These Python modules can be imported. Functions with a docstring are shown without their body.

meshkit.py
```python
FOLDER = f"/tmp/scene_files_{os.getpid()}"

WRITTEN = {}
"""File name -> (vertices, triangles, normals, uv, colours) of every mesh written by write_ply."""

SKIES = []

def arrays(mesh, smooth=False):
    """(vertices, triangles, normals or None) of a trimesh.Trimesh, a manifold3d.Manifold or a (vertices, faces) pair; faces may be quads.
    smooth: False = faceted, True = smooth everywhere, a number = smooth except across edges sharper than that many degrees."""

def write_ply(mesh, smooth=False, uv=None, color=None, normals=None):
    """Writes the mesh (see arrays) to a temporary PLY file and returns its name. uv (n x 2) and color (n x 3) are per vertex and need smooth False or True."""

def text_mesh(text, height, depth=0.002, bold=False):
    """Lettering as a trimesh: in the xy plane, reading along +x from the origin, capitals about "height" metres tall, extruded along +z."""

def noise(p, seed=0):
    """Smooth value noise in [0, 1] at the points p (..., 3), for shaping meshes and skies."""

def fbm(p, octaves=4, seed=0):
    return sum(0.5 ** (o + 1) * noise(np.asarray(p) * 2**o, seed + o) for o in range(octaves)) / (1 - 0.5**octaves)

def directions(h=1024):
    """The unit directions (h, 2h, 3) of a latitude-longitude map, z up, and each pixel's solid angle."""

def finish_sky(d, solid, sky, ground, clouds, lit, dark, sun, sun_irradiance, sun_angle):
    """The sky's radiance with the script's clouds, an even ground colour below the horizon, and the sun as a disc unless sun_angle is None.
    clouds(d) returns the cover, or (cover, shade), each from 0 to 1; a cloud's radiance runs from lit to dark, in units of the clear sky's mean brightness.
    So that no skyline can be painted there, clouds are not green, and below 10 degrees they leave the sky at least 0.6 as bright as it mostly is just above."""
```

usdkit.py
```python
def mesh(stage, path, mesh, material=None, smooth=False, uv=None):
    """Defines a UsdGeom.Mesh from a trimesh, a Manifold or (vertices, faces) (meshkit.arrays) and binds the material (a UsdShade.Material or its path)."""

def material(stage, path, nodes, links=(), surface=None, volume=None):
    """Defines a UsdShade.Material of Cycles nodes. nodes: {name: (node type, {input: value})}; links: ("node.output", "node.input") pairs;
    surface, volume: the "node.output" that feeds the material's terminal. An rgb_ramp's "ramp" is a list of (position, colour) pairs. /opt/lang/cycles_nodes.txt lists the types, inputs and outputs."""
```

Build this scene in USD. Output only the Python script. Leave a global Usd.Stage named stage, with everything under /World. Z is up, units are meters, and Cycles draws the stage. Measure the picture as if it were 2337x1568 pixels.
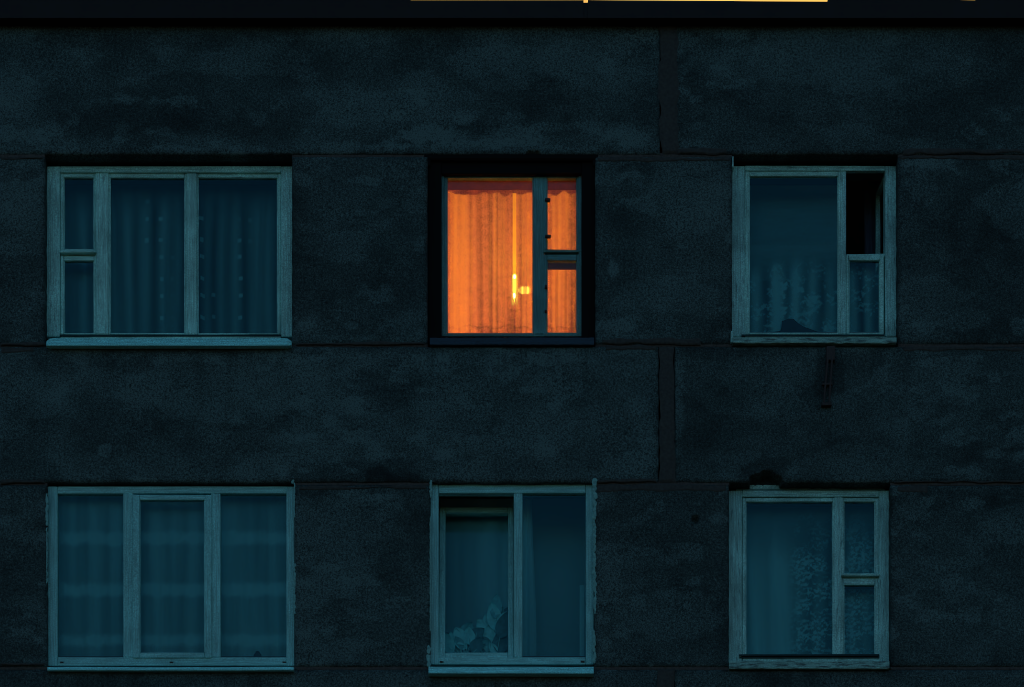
import math
import numpy as np
import trimesh
import usdkit, meshkit
from scipy.spatial import ConvexHull
from pxr import Usd, UsdGeom, UsdLux, UsdShade, Sdf, Gf, Vt

stage = Usd.Stage.CreateInMemory()
UsdGeom.SetStageUpAxis(stage, 'Z')
world = UsdGeom.Xform.Define(stage, '/World')
stage.SetDefaultPrim(world.GetPrim())
UsdGeom.Scope.Define(stage, '/World/Looks')

# ------------------------------------------------------------------ camera, sky, sun, exposure
D, EYE, ZC = 22.0, 1.6, 13.05          # metres from the wall, eye height, height of the picture's middle on the wall
SC = 276.0                             # measuring units per metre on the wall
CX, CY = 1168.5, 784.0
WIDTH = 2337.0 / SC
FOCAL = 36.0 * D / WIDTH
cam = UsdGeom.Camera.Define(stage, '/World/camera')
cam.CreateProjectionAttr('perspective')
cam.CreateHorizontalApertureAttr(36.0)
cam.CreateVerticalApertureAttr(36.0 * 687 / 1024)
cam.CreateFocalLengthAttr(FOCAL)
cam.CreateVerticalApertureOffsetAttr((ZC - EYE) / D * FOCAL)
cam.CreateClippingRangeAttr(Gf.Vec2f(0.1, 10000))
cam.CreateExposureAttr(1.0)
cam.AddTranslateOp().Set(Gf.Vec3d(0, -D, EYE))
cam.AddRotateXOp().Set(90.0)

SUN_EL, SUN_AZ = math.radians(3.0), math.radians(12.0)      # the sun has all but set behind the block
SKY = 0.10
dome = UsdLux.DomeLight.Define(stage, '/World/sky')
west = (math.sin(SUN_AZ), math.cos(SUN_AZ), 0.35)
skymat = usdkit.material(stage, '/World/Looks/sky', {
    'sky': ('sky_texture', {'sky_type': 'single_scattering', 'sun_disc': False, 'sun_elevation': SUN_EL, 'sun_rotation': SUN_AZ,
                            'altitude': 100.0, 'air_density': 1.0, 'aerosol_density': 1.0, 'ozone_density': 3.0}),
    # sunset clouds over the west, behind the block
    'tc': ('texture_coordinate', {}), 'mp': ('mapping', {'scale': (1.6, 1.6, 4.0)}),
    'n': ('noise_texture', {'scale': 1.5, 'detail': 6.0, 'roughness': .55}),
    'cov': ('map_range', {'from_min': .12, 'from_max': .45, 'clamp': True}),
    'dot': ('vector_math', {'math_type': 'dot_product', 'vector2': west}),
    'dir': ('map_range', {'from_min': .25, 'from_max': .85, 'clamp': True}),
    'mul': ('math', {'math_type': 'multiply'}),
    'mix': ('mix', {'color2': (5.2, 2.75, .62)}),
    'bg': ('background_shader', {'strength': SKY})},
    [('tc.generated', 'mp.vector'), ('mp.vector', 'n.vector'), ('n.fac', 'cov.value'), ('tc.generated', 'dot.vector1'), ('dot.value', 'dir.value'),
     ('cov.result', 'mul.value1'), ('dir.result', 'mul.value2'), ('mul.value', 'mix.fac'), ('sky.color', 'mix.color1'), ('mix.color', 'bg.color')], surface='bg.background')
UsdShade.MaterialBindingAPI.Apply(dome.GetPrim()).Bind(skymat)
dome.GetPrim().SetCustomDataByKey('kind', 'structure')
sun = UsdLux.DistantLight.Define(stage, '/World/sun')
sun.CreateNormalizeAttr(True)
sun.CreateIntensityAttr(0.06)
sun.CreateAngleAttr(0.5)
sun.CreateColorAttr(Gf.Vec3f(1.0, 0.62, 0.34))
# a distant light shines along its -z axis: +z points at the sun
_d = np.array([math.sin(SUN_AZ) * math.cos(SUN_EL), math.cos(SUN_AZ) * math.cos(SUN_EL), math.sin(SUN_EL)])
_x = np.cross([0, 0, 1], _d); _x /= np.linalg.norm(_x); _y = np.cross(_d, _x)
sun.AddTransformOp().Set(Gf.Matrix4d(*_x, 0, *_y, 0, *_d, 0, 0, 0, 0, 1))

# ------------------------------------------------------------------ helpers
def P(px, py, y=0.0):
    """The point at depth y that stands at the measured spot (px, py) of the front."""
    k = (D + y) / D
    return np.array([(px - CX) / SC * k, y, EYE + ((CY - py) / SC + ZC - EYE) * k])

def unP(v, y=None):
    v = np.asarray(v, float)
    k = (D + (v[..., 1] if y is None else y)) / D
    return v[..., 0] / k * SC + CX, CY - ((v[..., 2] - EYE) / k - (ZC - EYE)) * SC

used = {}
def numbered(path):
    n = used.get(path, -1) + 1
    used[path] = n
    return path if n == 0 else f'{path}_{n:03d}'

def custom(prim, label=None, category=None, group=None, kind=None):
    for k, v in (('label', label), ('category', category), ('group', group), ('kind', kind)):
        if v:
            prim.SetCustomDataByKey(k, v)
    return prim

def thing(name, label=None, category=None, parent='/World', group=None, kind=None, at=None):
    x = UsdGeom.Xform.Define(stage, numbered(f'{parent}/{name}'))
    if at is not None:
        x.AddTranslateOp().Set(Gf.Vec3d(*map(float, at)))
    custom(x.GetPrim(), label, category, group, kind)
    return str(x.GetPath())

def put(parent, name, geo, mat, smooth=False, pv=None, **kw):
    path = numbered(f'{parent}/{name}')
    m = usdkit.mesh(stage, path, geo, mat, smooth=smooth)
    for key, arr in (pv or {}).items():
        arr = np.asarray(arr, np.float32)
        api = UsdGeom.PrimvarsAPI(m)
        if arr.ndim == 1:
            api.CreatePrimvar(key, Sdf.ValueTypeNames.FloatArray, 'vertex').Set(Vt.FloatArray.FromNumpy(arr))
        else:
            api.CreatePrimvar(key, Sdf.ValueTypeNames.Float3Array, 'vertex').Set(Vt.Vec3fArray.FromNumpy(arr))
    m.CreateDoubleSidedAttr(True)
    custom(m.GetPrim(), **kw)
    return path

def rbox_verts(h, c):
    out = []
    for sx in (-1, 1):
        for sy in (-1, 1):
            for sz in (-1, 1):
                for k in range(3):
                    q = np.array([h[0] - c, h[1] - c, h[2] - c], float)
                    q[k] = h[k]
                    out.append(q * (sx, sy, sz))
    return np.array(out)
_v = rbox_verts((1, 1, 1), .2)
_h = ConvexHull(_v)
RB_F = np.array([s if np.dot(np.cross(_v[s[1]] - _v[s[0]], _v[s[2]] - _v[s[0]]), _v[s].mean(0)) > 0 else s[[0, 2, 1]] for s in _h.simplices])

rng = np.random.default_rng(11)

class Bars:
    """Chamfered laths, each with its own grain direction, gathered into one part."""
    def __init__(s):
        s.v, s.f, s.g, s.n = [], [], [], 0
    def raw(s, lo, hi, c=.004, wob=.0012, M=None):
        lo, hi = np.minimum(lo, hi), np.maximum(lo, hi)
        h = (hi - lo) / 2
        c = min(c, h.min() * .45)
        v = rbox_verts(h, c)
        along = 0 if h[0] > h[2] else 2
        g = np.stack([v[:, along], v[:, 2 - along], v[:, 1]], 1) + rng.uniform(-40, 40, 3)
        corner = rng.normal(0, wob, (2, 2, 2, 3))
        ix = (v > 0).astype(int)
        v = v + corner[ix[:, 0], ix[:, 1], ix[:, 2]] + (lo + hi) / 2
        if M is not None:
            v = v @ M[:3, :3].T + M[:3, 3]
        s.v.append(v); s.f.append(RB_F + s.n); s.g.append(g); s.n += len(v)
        return s
    def bar(s, x0, y0, x1, y1, d0, d1, c=.004, wob=.0012, M=None):
        """x0..x1, y0..y1 measured on the front at depth d0; the lath runs back to depth d1."""
        a, b = P(x0, y1, d0), P(x1, y0, d0)
        return s.raw(np.array([a[0], d0, a[2]]), np.array([b[0], d1, b[2]]), c, wob, M)
    def done(s, parent, name, mat, **kw):
        return put(parent, name, (np.vstack(s.v), np.vstack(s.f)), mat, pv={'grain': np.vstack(s.g)}, **kw)

def grid(nu, nv):
    i, j = np.meshgrid(np.arange(nu - 1), np.arange(nv - 1), indexing='ij')
    a = (i * nv + j).ravel()
    return np.vstack([np.stack([a, a + nv, a + nv + 1], 1), np.stack([a, a + nv + 1, a + 1], 1)])

def fbm(x, z, s, o=4, seed=0, w=0.0):
    return meshkit.fbm(np.stack([np.asarray(x) * s, np.full(np.shape(x), w), np.asarray(z) * s], -1), o, seed)

def smooth(a, b, x):
    t = np.clip((x - a) / (b - a), 0, 1)
    return t * t * (3 - 2 * t)

def mat(name, nodes, links, surface):
    return usdkit.material(stage, f'/World/Looks/{name}', nodes, links, surface=surface)

# ------------------------------------------------------------------ materials
def concrete_mat(name, dark, light, warm=0.0):
    return mat(name, {
        'st': ('attribute', {'attribute': 'stain'}),
        'geo': ('geometry', {}),
        'n1': ('noise_texture', {'scale': 48.0, 'detail': 4.0, 'roughness': .7}),
        'n2': ('noise_texture', {'scale': 110.0, 'detail': 2.0, 'roughness': .6}),
        'n3': ('noise_texture', {'scale': 5.0, 'detail': 5.0, 'roughness': .6}),
        'r1': ('map_range', {'from_min': .36, 'from_max': .66, 'to_min': .40, 'to_max': 1.75}),
        'r2': ('map_range', {'from_min': .45, 'from_max': .72, 'to_min': .75, 'to_max': 1.9}),
        'r3': ('map_range', {'from_min': .3, 'from_max': .7, 'to_min': .82, 'to_max': 1.18}),
        'm1': ('math', {'math_type': 'multiply'}), 'm2': ('math', {'math_type': 'multiply'}), 'm3': ('math', {'math_type': 'multiply'}),
        'ramp': ('rgb_ramp', {'ramp': [(0.0, dark), (1.0, light)]}),
        'half': ('math', {'math_type': 'multiply', 'value2': .4}),
        'b1': ('bump', {'strength': .7, 'distance': .006}),
        'b2': ('bump', {'strength': .5, 'distance': .002}),
        'p': ('principled_bsdf', {'roughness': .92, 'specular_ior_level': .25})},
        [('geo.position', 'n1.vector'), ('geo.position', 'n2.vector'), ('geo.position', 'n3.vector'),
         ('n1.fac', 'r1.value'), ('n2.fac', 'r2.value'), ('n3.fac', 'r3.value'),
         ('r1.result', 'm1.value1'), ('r2.result', 'm1.value2'), ('m1.value', 'm2.value1'), ('r3.result', 'm2.value2'),
         ('m2.value', 'm3.value1'), ('st.fac', 'm3.value2'), ('m3.value', 'half.value1'), ('half.value', 'ramp.fac'), ('ramp.color', 'p.base_color'),
         ('n1.fac', 'b1.height'), ('n2.fac', 'b2.height'), ('b1.normal', 'b2.normal'), ('b2.normal', 'p.normal')], 'p.BSDF')

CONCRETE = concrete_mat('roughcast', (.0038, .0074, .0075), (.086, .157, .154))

def paint_mat(name, col, bare, wear, dirt, gloss=.45):
    """Old gloss paint on wood: grain along each lath, chips down to grey wood, grime."""
    return mat(name, {
        'g': ('attribute', {'attribute': 'grain'}), 'geo': ('geometry', {}),
        'mp': ('mapping', {'scale': (5., 120., 120.)}), 'mp2': ('mapping', {'scale': (9., 70., 70.)}),
        'n1': ('noise_texture', {'scale': 1.0, 'detail': 3.0}),
        'n2': ('noise_texture', {'scale': 1.0, 'detail': 5.0, 'roughness': .7}),
        'n3': ('noise_texture', {'scale': 3.5, 'detail': 4.0}),
        'n4': ('noise_texture', {'scale': 120.0, 'detail': 3.0}),
        'chip': ('map_range', {'from_min': wear, 'from_max': wear + .09, 'to_max': .85, 'clamp': True}),
        'c1': ('rgb_ramp', {'ramp': [(.25, tuple(c * dirt for c in col)), (.75, col)]}),
        'sp': ('map_range', {'from_min': .3, 'from_max': .7, 'to_min': .62, 'to_max': 1.22}),
        'gr': ('map_range', {'from_min': .3, 'from_max': .7, 'to_min': .66, 'to_max': 1.2}),
        'mm': ('math', {'math_type': 'multiply'}),
        'cc': ('combine_color', {}),
        'mx0': ('mix', {'mix_type': 'multiply', 'fac': 1.0}),
        'mx': ('mix', {'color2': bare}),
        'b': ('bump', {'strength': .4, 'distance': .002}),
        'p': ('principled_bsdf', {'roughness': gloss, 'specular_ior_level': .15 if gloss > .8 else .4})},
        [('g.vector', 'mp.vector'), ('g.vector', 'mp2.vector'), ('mp.vector', 'n1.vector'), ('mp2.vector', 'n2.vector'), ('geo.position', 'n3.vector'), ('geo.position', 'n4.vector'),
         ('n2.fac', 'chip.value'), ('n3.fac', 'c1.fac'), ('n4.fac', 'sp.value'), ('n1.fac', 'gr.value'), ('sp.result', 'mm.value1'), ('gr.result', 'mm.value2'),
         ('mm.value', 'cc.r'), ('mm.value', 'cc.g'), ('mm.value', 'cc.b'), ('c1.color', 'mx0.color1'), ('cc.color', 'mx0.color2'),
         ('mx0.color', 'mx.color1'), ('chip.result', 'mx.fac'), ('mx.color', 'p.base_color'), ('n1.fac', 'b.height'), ('b.normal', 'p.normal')], 'p.BSDF')

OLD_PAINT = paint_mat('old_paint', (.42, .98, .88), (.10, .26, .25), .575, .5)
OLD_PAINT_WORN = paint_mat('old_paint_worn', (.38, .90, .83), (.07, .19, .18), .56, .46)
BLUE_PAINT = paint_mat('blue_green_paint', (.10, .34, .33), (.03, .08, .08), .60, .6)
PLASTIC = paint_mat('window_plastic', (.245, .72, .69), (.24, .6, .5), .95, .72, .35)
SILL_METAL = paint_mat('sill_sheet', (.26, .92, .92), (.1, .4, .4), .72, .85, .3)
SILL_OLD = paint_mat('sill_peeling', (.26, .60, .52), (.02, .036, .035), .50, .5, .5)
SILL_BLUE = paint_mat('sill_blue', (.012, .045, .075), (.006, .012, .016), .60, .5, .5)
DARK_GAP_BAR = paint_mat('dark_gap_and_bar', (.03, .075, .08), (.02, .03, .03), .6, .5, .9)  # also colours the bars that stand in for shaded gaps above the upper sills
TAR_WOOD = paint_mat('tarred_wood', (.005, .0055, .006), (.02, .022, .024), .66, .5, .9)

def plain(name, col, rough=.8, var=.35, scale=25., bump=.0):
    lo = tuple(c * (1 - var) for c in col); hi = tuple(min(1, c * (1 + var)) for c in col)
    return mat(name, {'geo': ('geometry', {}), 'n': ('noise_texture', {'scale': scale, 'detail': 5.0, 'roughness': .6}),
                      'r': ('rgb_ramp', {'ramp': [(.25, lo), (.75, hi)]}), 'b': ('bump', {'strength': bump, 'distance': .01}),
                      'p': ('principled_bsdf', {'roughness': rough})},
               [('geo.position', 'n.vector'), ('n.fac', 'r.fac'), ('r.color', 'p.base_color'), ('n.fac', 'b.height'), ('b.normal', 'p.normal')], 'p.BSDF')

SEALANT = plain('joint_mastic', (.030, .036, .032), .85, .5, 40., .6)
MORTAR = plain('joint_mortar', (.055, .055, .05), .95, .5, 50., .6)
FASCIA = plain('bitumen_sheet', (.0045, .005, .0054), .9, .4, 6., .2)
RUST = plain('rusty_iron', (.022, .018, .016), .7, .5, 60., .4)
FOAM = plain('filler_foam', (.15, .40, .38), .9, .4, 40., .8)
ASPHALT = plain('ground', (.05, .05, .05), .9, .3, 3., .3)
ROOM = plain('dim_room_plaster', (.22, .21, .20), .9, .15, 2.)
WARM_ROOM = plain('yellow_room_plaster', (.80, .70, .13), .9, .08, 2.)
DARK_CLOTH = plain('dark_cloth', (.012, .016, .018), .9, .3, 30., .4)
LINING = plain('window_lining', (.03, .034, .036), .7, .3, 12.)
RED_LINING = plain('red_window_lining', (.16, .035, .03), .8, .3, 12.)
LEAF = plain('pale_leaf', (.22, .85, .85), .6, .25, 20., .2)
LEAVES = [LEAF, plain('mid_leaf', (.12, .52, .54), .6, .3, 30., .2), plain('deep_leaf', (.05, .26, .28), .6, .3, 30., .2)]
POT = plain('clay_pot', (.20, .13, .10), .8, .2, 30.)

GLASS = mat('pane_glass', {
    'geo': ('geometry', {}), 'n': ('noise_texture', {'scale': 2.2, 'detail': 2.0}), 'b': ('bump', {'strength': .12, 'distance': .02}),
    'fr': ('fresnel', {'IOR': 1.62}), 't': ('transparent_bsdf', {'color': (.80, .92, .92)}), 'g': ('glossy_bsdf', {'color': (.22, .78, .84), 'roughness': .02}),
    'mx': ('mix_closure', {})},
    [('geo.position', 'n.vector'), ('n.fac', 'b.height'), ('b.normal', 'g.normal'), ('fr.fac', 'mx.fac'), ('t.BSDF', 'mx.closure1'), ('g.BSDF', 'mx.closure2')], 'mx.closure')

def curtain_mat(name, col, dcol, trans=.5):
    """Net cloth: the weave's density (attribute) decides how much of the cloth covers what is behind."""
    return mat(name, {
        'a': ('attribute', {'attribute': 'weave'}), 'geo': ('geometry', {}),
        'n': ('noise_texture', {'scale': 160.0, 'detail': 2.0}),
        'nr': ('map_range', {'from_min': .3, 'from_max': .7, 'to_min': .8, 'to_max': 1.2}),
        'm': ('math', {'math_type': 'multiply', 'use_clamp': True}),
        'd': ('diffuse_bsdf', {'color': col}), 't': ('translucent_bsdf', {'color': dcol}), 'x': ('transparent_bsdf', {}),
        'c': ('mix_closure', {'fac': trans}), 'o': ('mix_closure', {})},
        [('geo.position', 'n.vector'), ('n.fac', 'nr.value'), ('a.fac', 'm.value1'), ('nr.result', 'm.value2'), ('m.value', 'o.fac'),
         ('d.BSDF', 'c.closure1'), ('t.BSDF', 'c.closure2'), ('x.BSDF', 'o.closure1'), ('c.closure', 'o.closure2')], 'o.closure')

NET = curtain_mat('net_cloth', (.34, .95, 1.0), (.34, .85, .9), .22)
def backlit_mat(name):
    """Orange cloth with a lamp behind it; gathered folds are several layers thick and let less through."""
    return mat(name, {
        'a': ('attribute', {'attribute': 'weave'}), 'th': ('attribute', {'attribute': 'layers'}), 'geo': ('geometry', {}),
        'n': ('noise_texture', {'scale': 120.0, 'detail': 4.0, 'roughness': .7}), 'nr': ('map_range', {'from_min': .3, 'from_max': .7, 'to_min': -.30, 'to_max': .30}),
        'ad': ('math', {'math_type': 'add', 'use_clamp': True}),
        'r': ('rgb_ramp', {'ramp': [(0.0, (.92, .60, .34)), (.5, (.62, .34, .33)), (1.0, (.15, .06, .05))]}),  # pinkish middle tone stands in for blue skylight falling on the cloth
        'd': ('diffuse_bsdf', {'color': (.30, .30, .28)}), 't': ('translucent_bsdf', {}), 'x': ('transparent_bsdf', {}),
        'c': ('mix_closure', {'fac': .72}), 'o': ('mix_closure', {})},
        [('geo.position', 'n.vector'), ('n.fac', 'nr.value'), ('nr.result', 'ad.value1'), ('th.fac', 'ad.value2'), ('ad.value', 'r.fac'), ('r.color', 't.color'),
         ('a.fac', 'o.fac'), ('d.BSDF', 'c.closure1'), ('t.BSDF', 'c.closure2'), ('x.BSDF', 'o.closure1'), ('c.closure', 'o.closure2')], 'o.closure')
ORANGE_NET = backlit_mat('orange_cloth')
DIM_NET = curtain_mat('dim_blue_cloth', (.10, .14, .2), (.1, .14, .2), .3)

def emit(name, col, k):
    return mat(name, {'e': ('emission', {'color': col, 'strength': k})}, [], 'e.emission')

# ------------------------------------------------------------------ ground
put('/World', 'ground', (np.array([[-900, -900, 0], [900, -900, 0], [900, 900, 0], [-900, 900, 0]], float), np.array([[0, 1, 2], [0, 2, 3]])), ASPHALT, kind='structure')

# ------------------------------------------------------------------ the block
B = thing('apartment_building', 'old grey panel apartment block front with six windows and a dark roof edge', 'building')

LIGHT = [  # pale scuffs and repairs: centre, half sizes, gain
    (975, 308, 82, 24, 1.5), (1110, 328, 120, 10, 1.0), (910, 334, 50, 7, 1.0), (45, 308, 70, 24, .7), (20, 200, 60, 60, .3), (1440, 320, 60, 22, .6), (1330, 288, 130, 10, .35), (1200, 320, 40, 18, .4),
    (130, 895, 26, 22, .5), (238, 1030, 18, 14, .8), (320, 900, 60, 50, .35), (210, 830, 60, 40, .3), (700, 840, 50, 50, .35), (1240, 1020, 25, 22, .6),
    (1030, 1080, 60, 30, .35), (1545, 900, 16, 130, .5), (1440, 780, 60, 60, .15), (1480, 980, 30, 90, .4), (400, 340, 60, 8, .5), (490, 330, 16, 8, .7),
    (610, 342, 30, 6, .6), (330, 1094, 40, 6, .9), (2100, 420, 40, 60, .45), (1668, 545, 12, 22, .9), (2290, 1210, 60, 40, .3), (2090, 1160, 40, 30, .3),
    (820, 1130, 60, 16, .6), (890, 1150, 40, 40, .3), (1950, 140, 280, 70, .18), (1640, 120, 120, 60, .2), (1750, 850, 120, 60, .2), (1440, 440, 60, 50, .3), (1520, 640, 20, 16, .25),
    (1398, 606, 15, 20, 1.1), (1900, 940, 200, 60, .2), (2150, 980, 120, 60, .2), (700, 960, 500, 30, -.15)]
DARKS = [(300, 280, 170, 50, .4), (560, 290, 60, 30, .35), (1180, 220, 140, 70, .3), (1500, 250, 60, 60, .3), (1090, 290, 60, 20, .4), (1748, 1075, 62, 40, .5), (870, 1082, 36, 22, .75),
         (920, 1092, 40, 10, .5), (1890, 850, 40, 60, .4), (1460, 1240, 60, 110, .25), (1840, 930, 60, 60, .2), (200, 1400, 200, 200, .1), (1420, 345, 60, 12, .3),
         (1590, 345, 70, 8, .6), (2200, 350, 120, 8, .4), (700, 800, 500, 10, .2), (1000, 1340, 200, 200, .1)]

BREAK = np.array([(1700, 1104), (1711, 1099), (1713, 1086), (1724, 1083), (1733, 1082), (1740, 1076), (1759, 1075), (1764, 1078), (1770, 1084), (1783, 1090), (1785, 1099), (1795, 1104)], float)
PITS = [(1587, 1185, 7, 8, .05), (1218, 352, 16, 8, .06), (1398, 582, 14, 5, .006), (1588, 80, 5, 4, .02), (1505, 840, 3, 3, .01), (2246, 1140, 4, 3, .01)]

def facade_panel(x0, x1, y0, y1, thick=.30, res=.0135):
    """One precast slab with a roughcast face, worn edges and its real thickness."""
    a, b = P(x0, y1), P(x1, y0)
    nu, nv = max(3, int((b[0] - a[0]) / res) + 1), max(3, int((b[2] - a[2]) / res) + 1)
    X, Z = np.meshgrid(np.linspace(a[0], b[0], nu), np.linspace(a[2], b[2], nv), indexing='ij')
    e = np.minimum(np.minimum(X - a[0], b[0] - X), np.minimum(Z - a[2], b[2] - Z))
    jag = (fbm(X, Z, 9, 4, 5) - .5) * .022
    near = np.clip(1 - e / .03, 0, 1)
    # edges wander a little in the plane of the wall
    cxm, czm = (a[0] + b[0]) / 2, (a[2] + b[2]) / 2
    ex = np.clip(1 - np.minimum(X - a[0], b[0] - X) / .03, 0, 1); ez = np.clip(1 - np.minimum(Z - a[2], b[2] - Z) / .03, 0, 1)
    Xd, Zd = X + np.sign(cxm - X) * ex * np.abs(jag) * .8, Z + np.sign(czm - Z) * ez * np.abs(jag) * .8
    px, py = (X / 1.0) * SC + CX, CY - (Z - ZC) * SC
    r = fbm(X, Z, 45, 2, 1)
    Y = (fbm(X, Z, 2.2, 3, 2) - .5) * .010 + (r - .5) * .005 + near ** 2 * .012
    wx, wz = (fbm(X, Z, 6, 4, 7) - .5) * 46, (fbm(X, Z, 6, 4, 8) - .5) * 46
    stain = 1 + 1.1 * (fbm(X, Z, 1.1, 5, 3) - .5) + .8 * (fbm(X, Z, 4.5, 6, 4) - .5)
    # patches where the finish has worn through or been floated over again, long in the run of the wall
    stain += .42 * smooth(.52, .58, fbm(X * .55, Z, 2.6, 6, 31)) - .10 * smooth(.54, .60, fbm(X * .6, Z, 3.4, 6, 32)) + .75 * smooth(.60, .66, fbm(X * .7, Z, 7.5, 5, 33)) * smooth(.45, .55, fbm(X, Z, 1.3, 3, 34))
    stain -= .18 * smooth(.60, .64, fbm(X * .8, Z, 11, 5, 35)) * smooth(.48, .56, fbm(X, Z, 1.0, 3, 36))
    stain += .55 * (meshkit.fbm(np.stack([X * 3.2, np.zeros_like(X), Z * .5], -1), 4, 9) - .5)      # rain streaks
    for cx, cy, rx, ry, g in LIGHT:
        q = ((px + wx * min(1, rx / 30) - cx) / rx) ** 2 + ((py + wz * min(1, ry / 30) - cy) / ry) ** 2
        stain += 1.5 * g * smooth(0, .7, 1.15 - q + 2.6 * (fbm(X, Z, 13, 5, 12) - .5)) * (.6 + .5 * fbm(X, Z, 30, 3, 13))
    for cx, cy, rx, ry, g in DARKS:
        q = ((px + wx * min(1, rx / 30) - cx) / rx) ** 2 + ((py + wz * min(1, ry / 30) - cy) / ry) ** 2
        stain *= 1 - g * smooth(0, .8, 1.2 - q + 1.6 * (fbm(X, Z, 13, 5, 17) - .5))
    stain *= .90 + .22 * np.random.default_rng(int(abs(x0) * 7 + y0)).random()
    for sx0, sx1, sy in ((102, 666, 790), (980, 1357, 788), (1671, 2048, 784), (108, 671, 1530), (978, 1355, 1538), (1664, 2031, 1527)):
        drip = smooth(.50, .66, meshkit.fbm(np.stack([X * 9, np.zeros_like(X), Z * .35], -1), 4, 41)) * smooth(sx0 - 6, sx0 + 6, px) * (1 - smooth(sx1 - 6, sx1 + 6, px))
        stain *= 1 - .35 * drip * (py > sy - 4) * np.clip(1 - (py - sy) / 190, 0, 1)
    stain *= 1 - .35 * np.clip(1 - e / .05, 0, 1) * (fbm(X, Z, 7, 3, 14) > .46)
    for cx, cy, rx, ry, d in PITS:
        q = ((px + wx * .15 * min(1, rx / 20) - cx) / rx) ** 2 + ((py + wz * .15 * min(1, ry / 20) - cy) / ry) ** 2
        Y += d * np.clip((1.1 - q) * 5, 0, 1)
    brk = np.interp(px, BREAK[:, 0], BREAK[:, 1], left=1e4, right=1e4) + 3 * (fbm(X, Z, 25, 3, 18) - .5)
    Y += .12 * smooth(0, 3, (py - brk)) * (py < 1106)
    v = np.stack([Xd, Y, Zd], -1).reshape(-1, 3)
    f = grid(nu, nv)
    idx = np.arange(nu * nv).reshape(nu, nv)
    ring = np.concatenate([idx[:-1, 0], idx[-1, :-1], idx[:0:-1, -1], idx[0, :0:-1]])
    mid, back = v[ring].copy(), v[ring].copy()
    mid[:, 1] = np.maximum(mid[:, 1] + .02, .03); back[:, 1] = thick
    n0 = len(v); m = len(ring)
    k = np.arange(m); k2 = (k + 1) % m
    ff = [f]
    for A, Bv in ((ring, n0 + k), (n0 + k, n0 + m + k)):
        A2, B2 = A[k2], Bv[k2]
        ff += [np.stack([A, Bv, B2], 1), np.stack([A, B2, A2], 1)]
    bc = n0 + 2 * m
    ff.append(np.stack([n0 + m + k, np.full(m, bc), n0 + m + k2], 1))
    v = np.vstack([v, mid, back, [[cxm, thick, czm]]])
    s = np.concatenate([stain.ravel(), stain.ravel()[ring] * .8, stain.ravel()[ring] * .7, [1]])  # slab sides toned darker than the face, more so at the back
    put(B, 'facade_panel', (v, np.vstack(ff)), CONCRETE, smooth=True, pv={'stain': np.clip(s, .12, 3)})

WEST, EAST = -900, 3240
G = 2.5
top, j1, j2, j3, j4 = 20, 354, 787, 1103, 1522
for x0, x1 in ((WEST, 1507), (1541, EAST)):
    facade_panel(x0, x1, top, j1 - G)
for x0, x1 in ((WEST, 1504), (1539, EAST)):
    facade_panel(x0, x1, j2 + G, j3 - G)
facade_panel(WEST, 1504, j4 + 5, 1840, res=.03); facade_panel(1539, EAST, j4 + 5, 1840, res=.03)
for x0, x1 in ((WEST, 102), (666, 976), (1358, 1671), (2049, EAST)):
    facade_panel(x0, x1, j1 + G, j2 - G)
for x0, x1 in ((WEST, 108), (671, 983), (1356, 1664), (2032, EAST)):
    facade_panel(x0, x1, j3 + G, j4 - 1)
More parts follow.
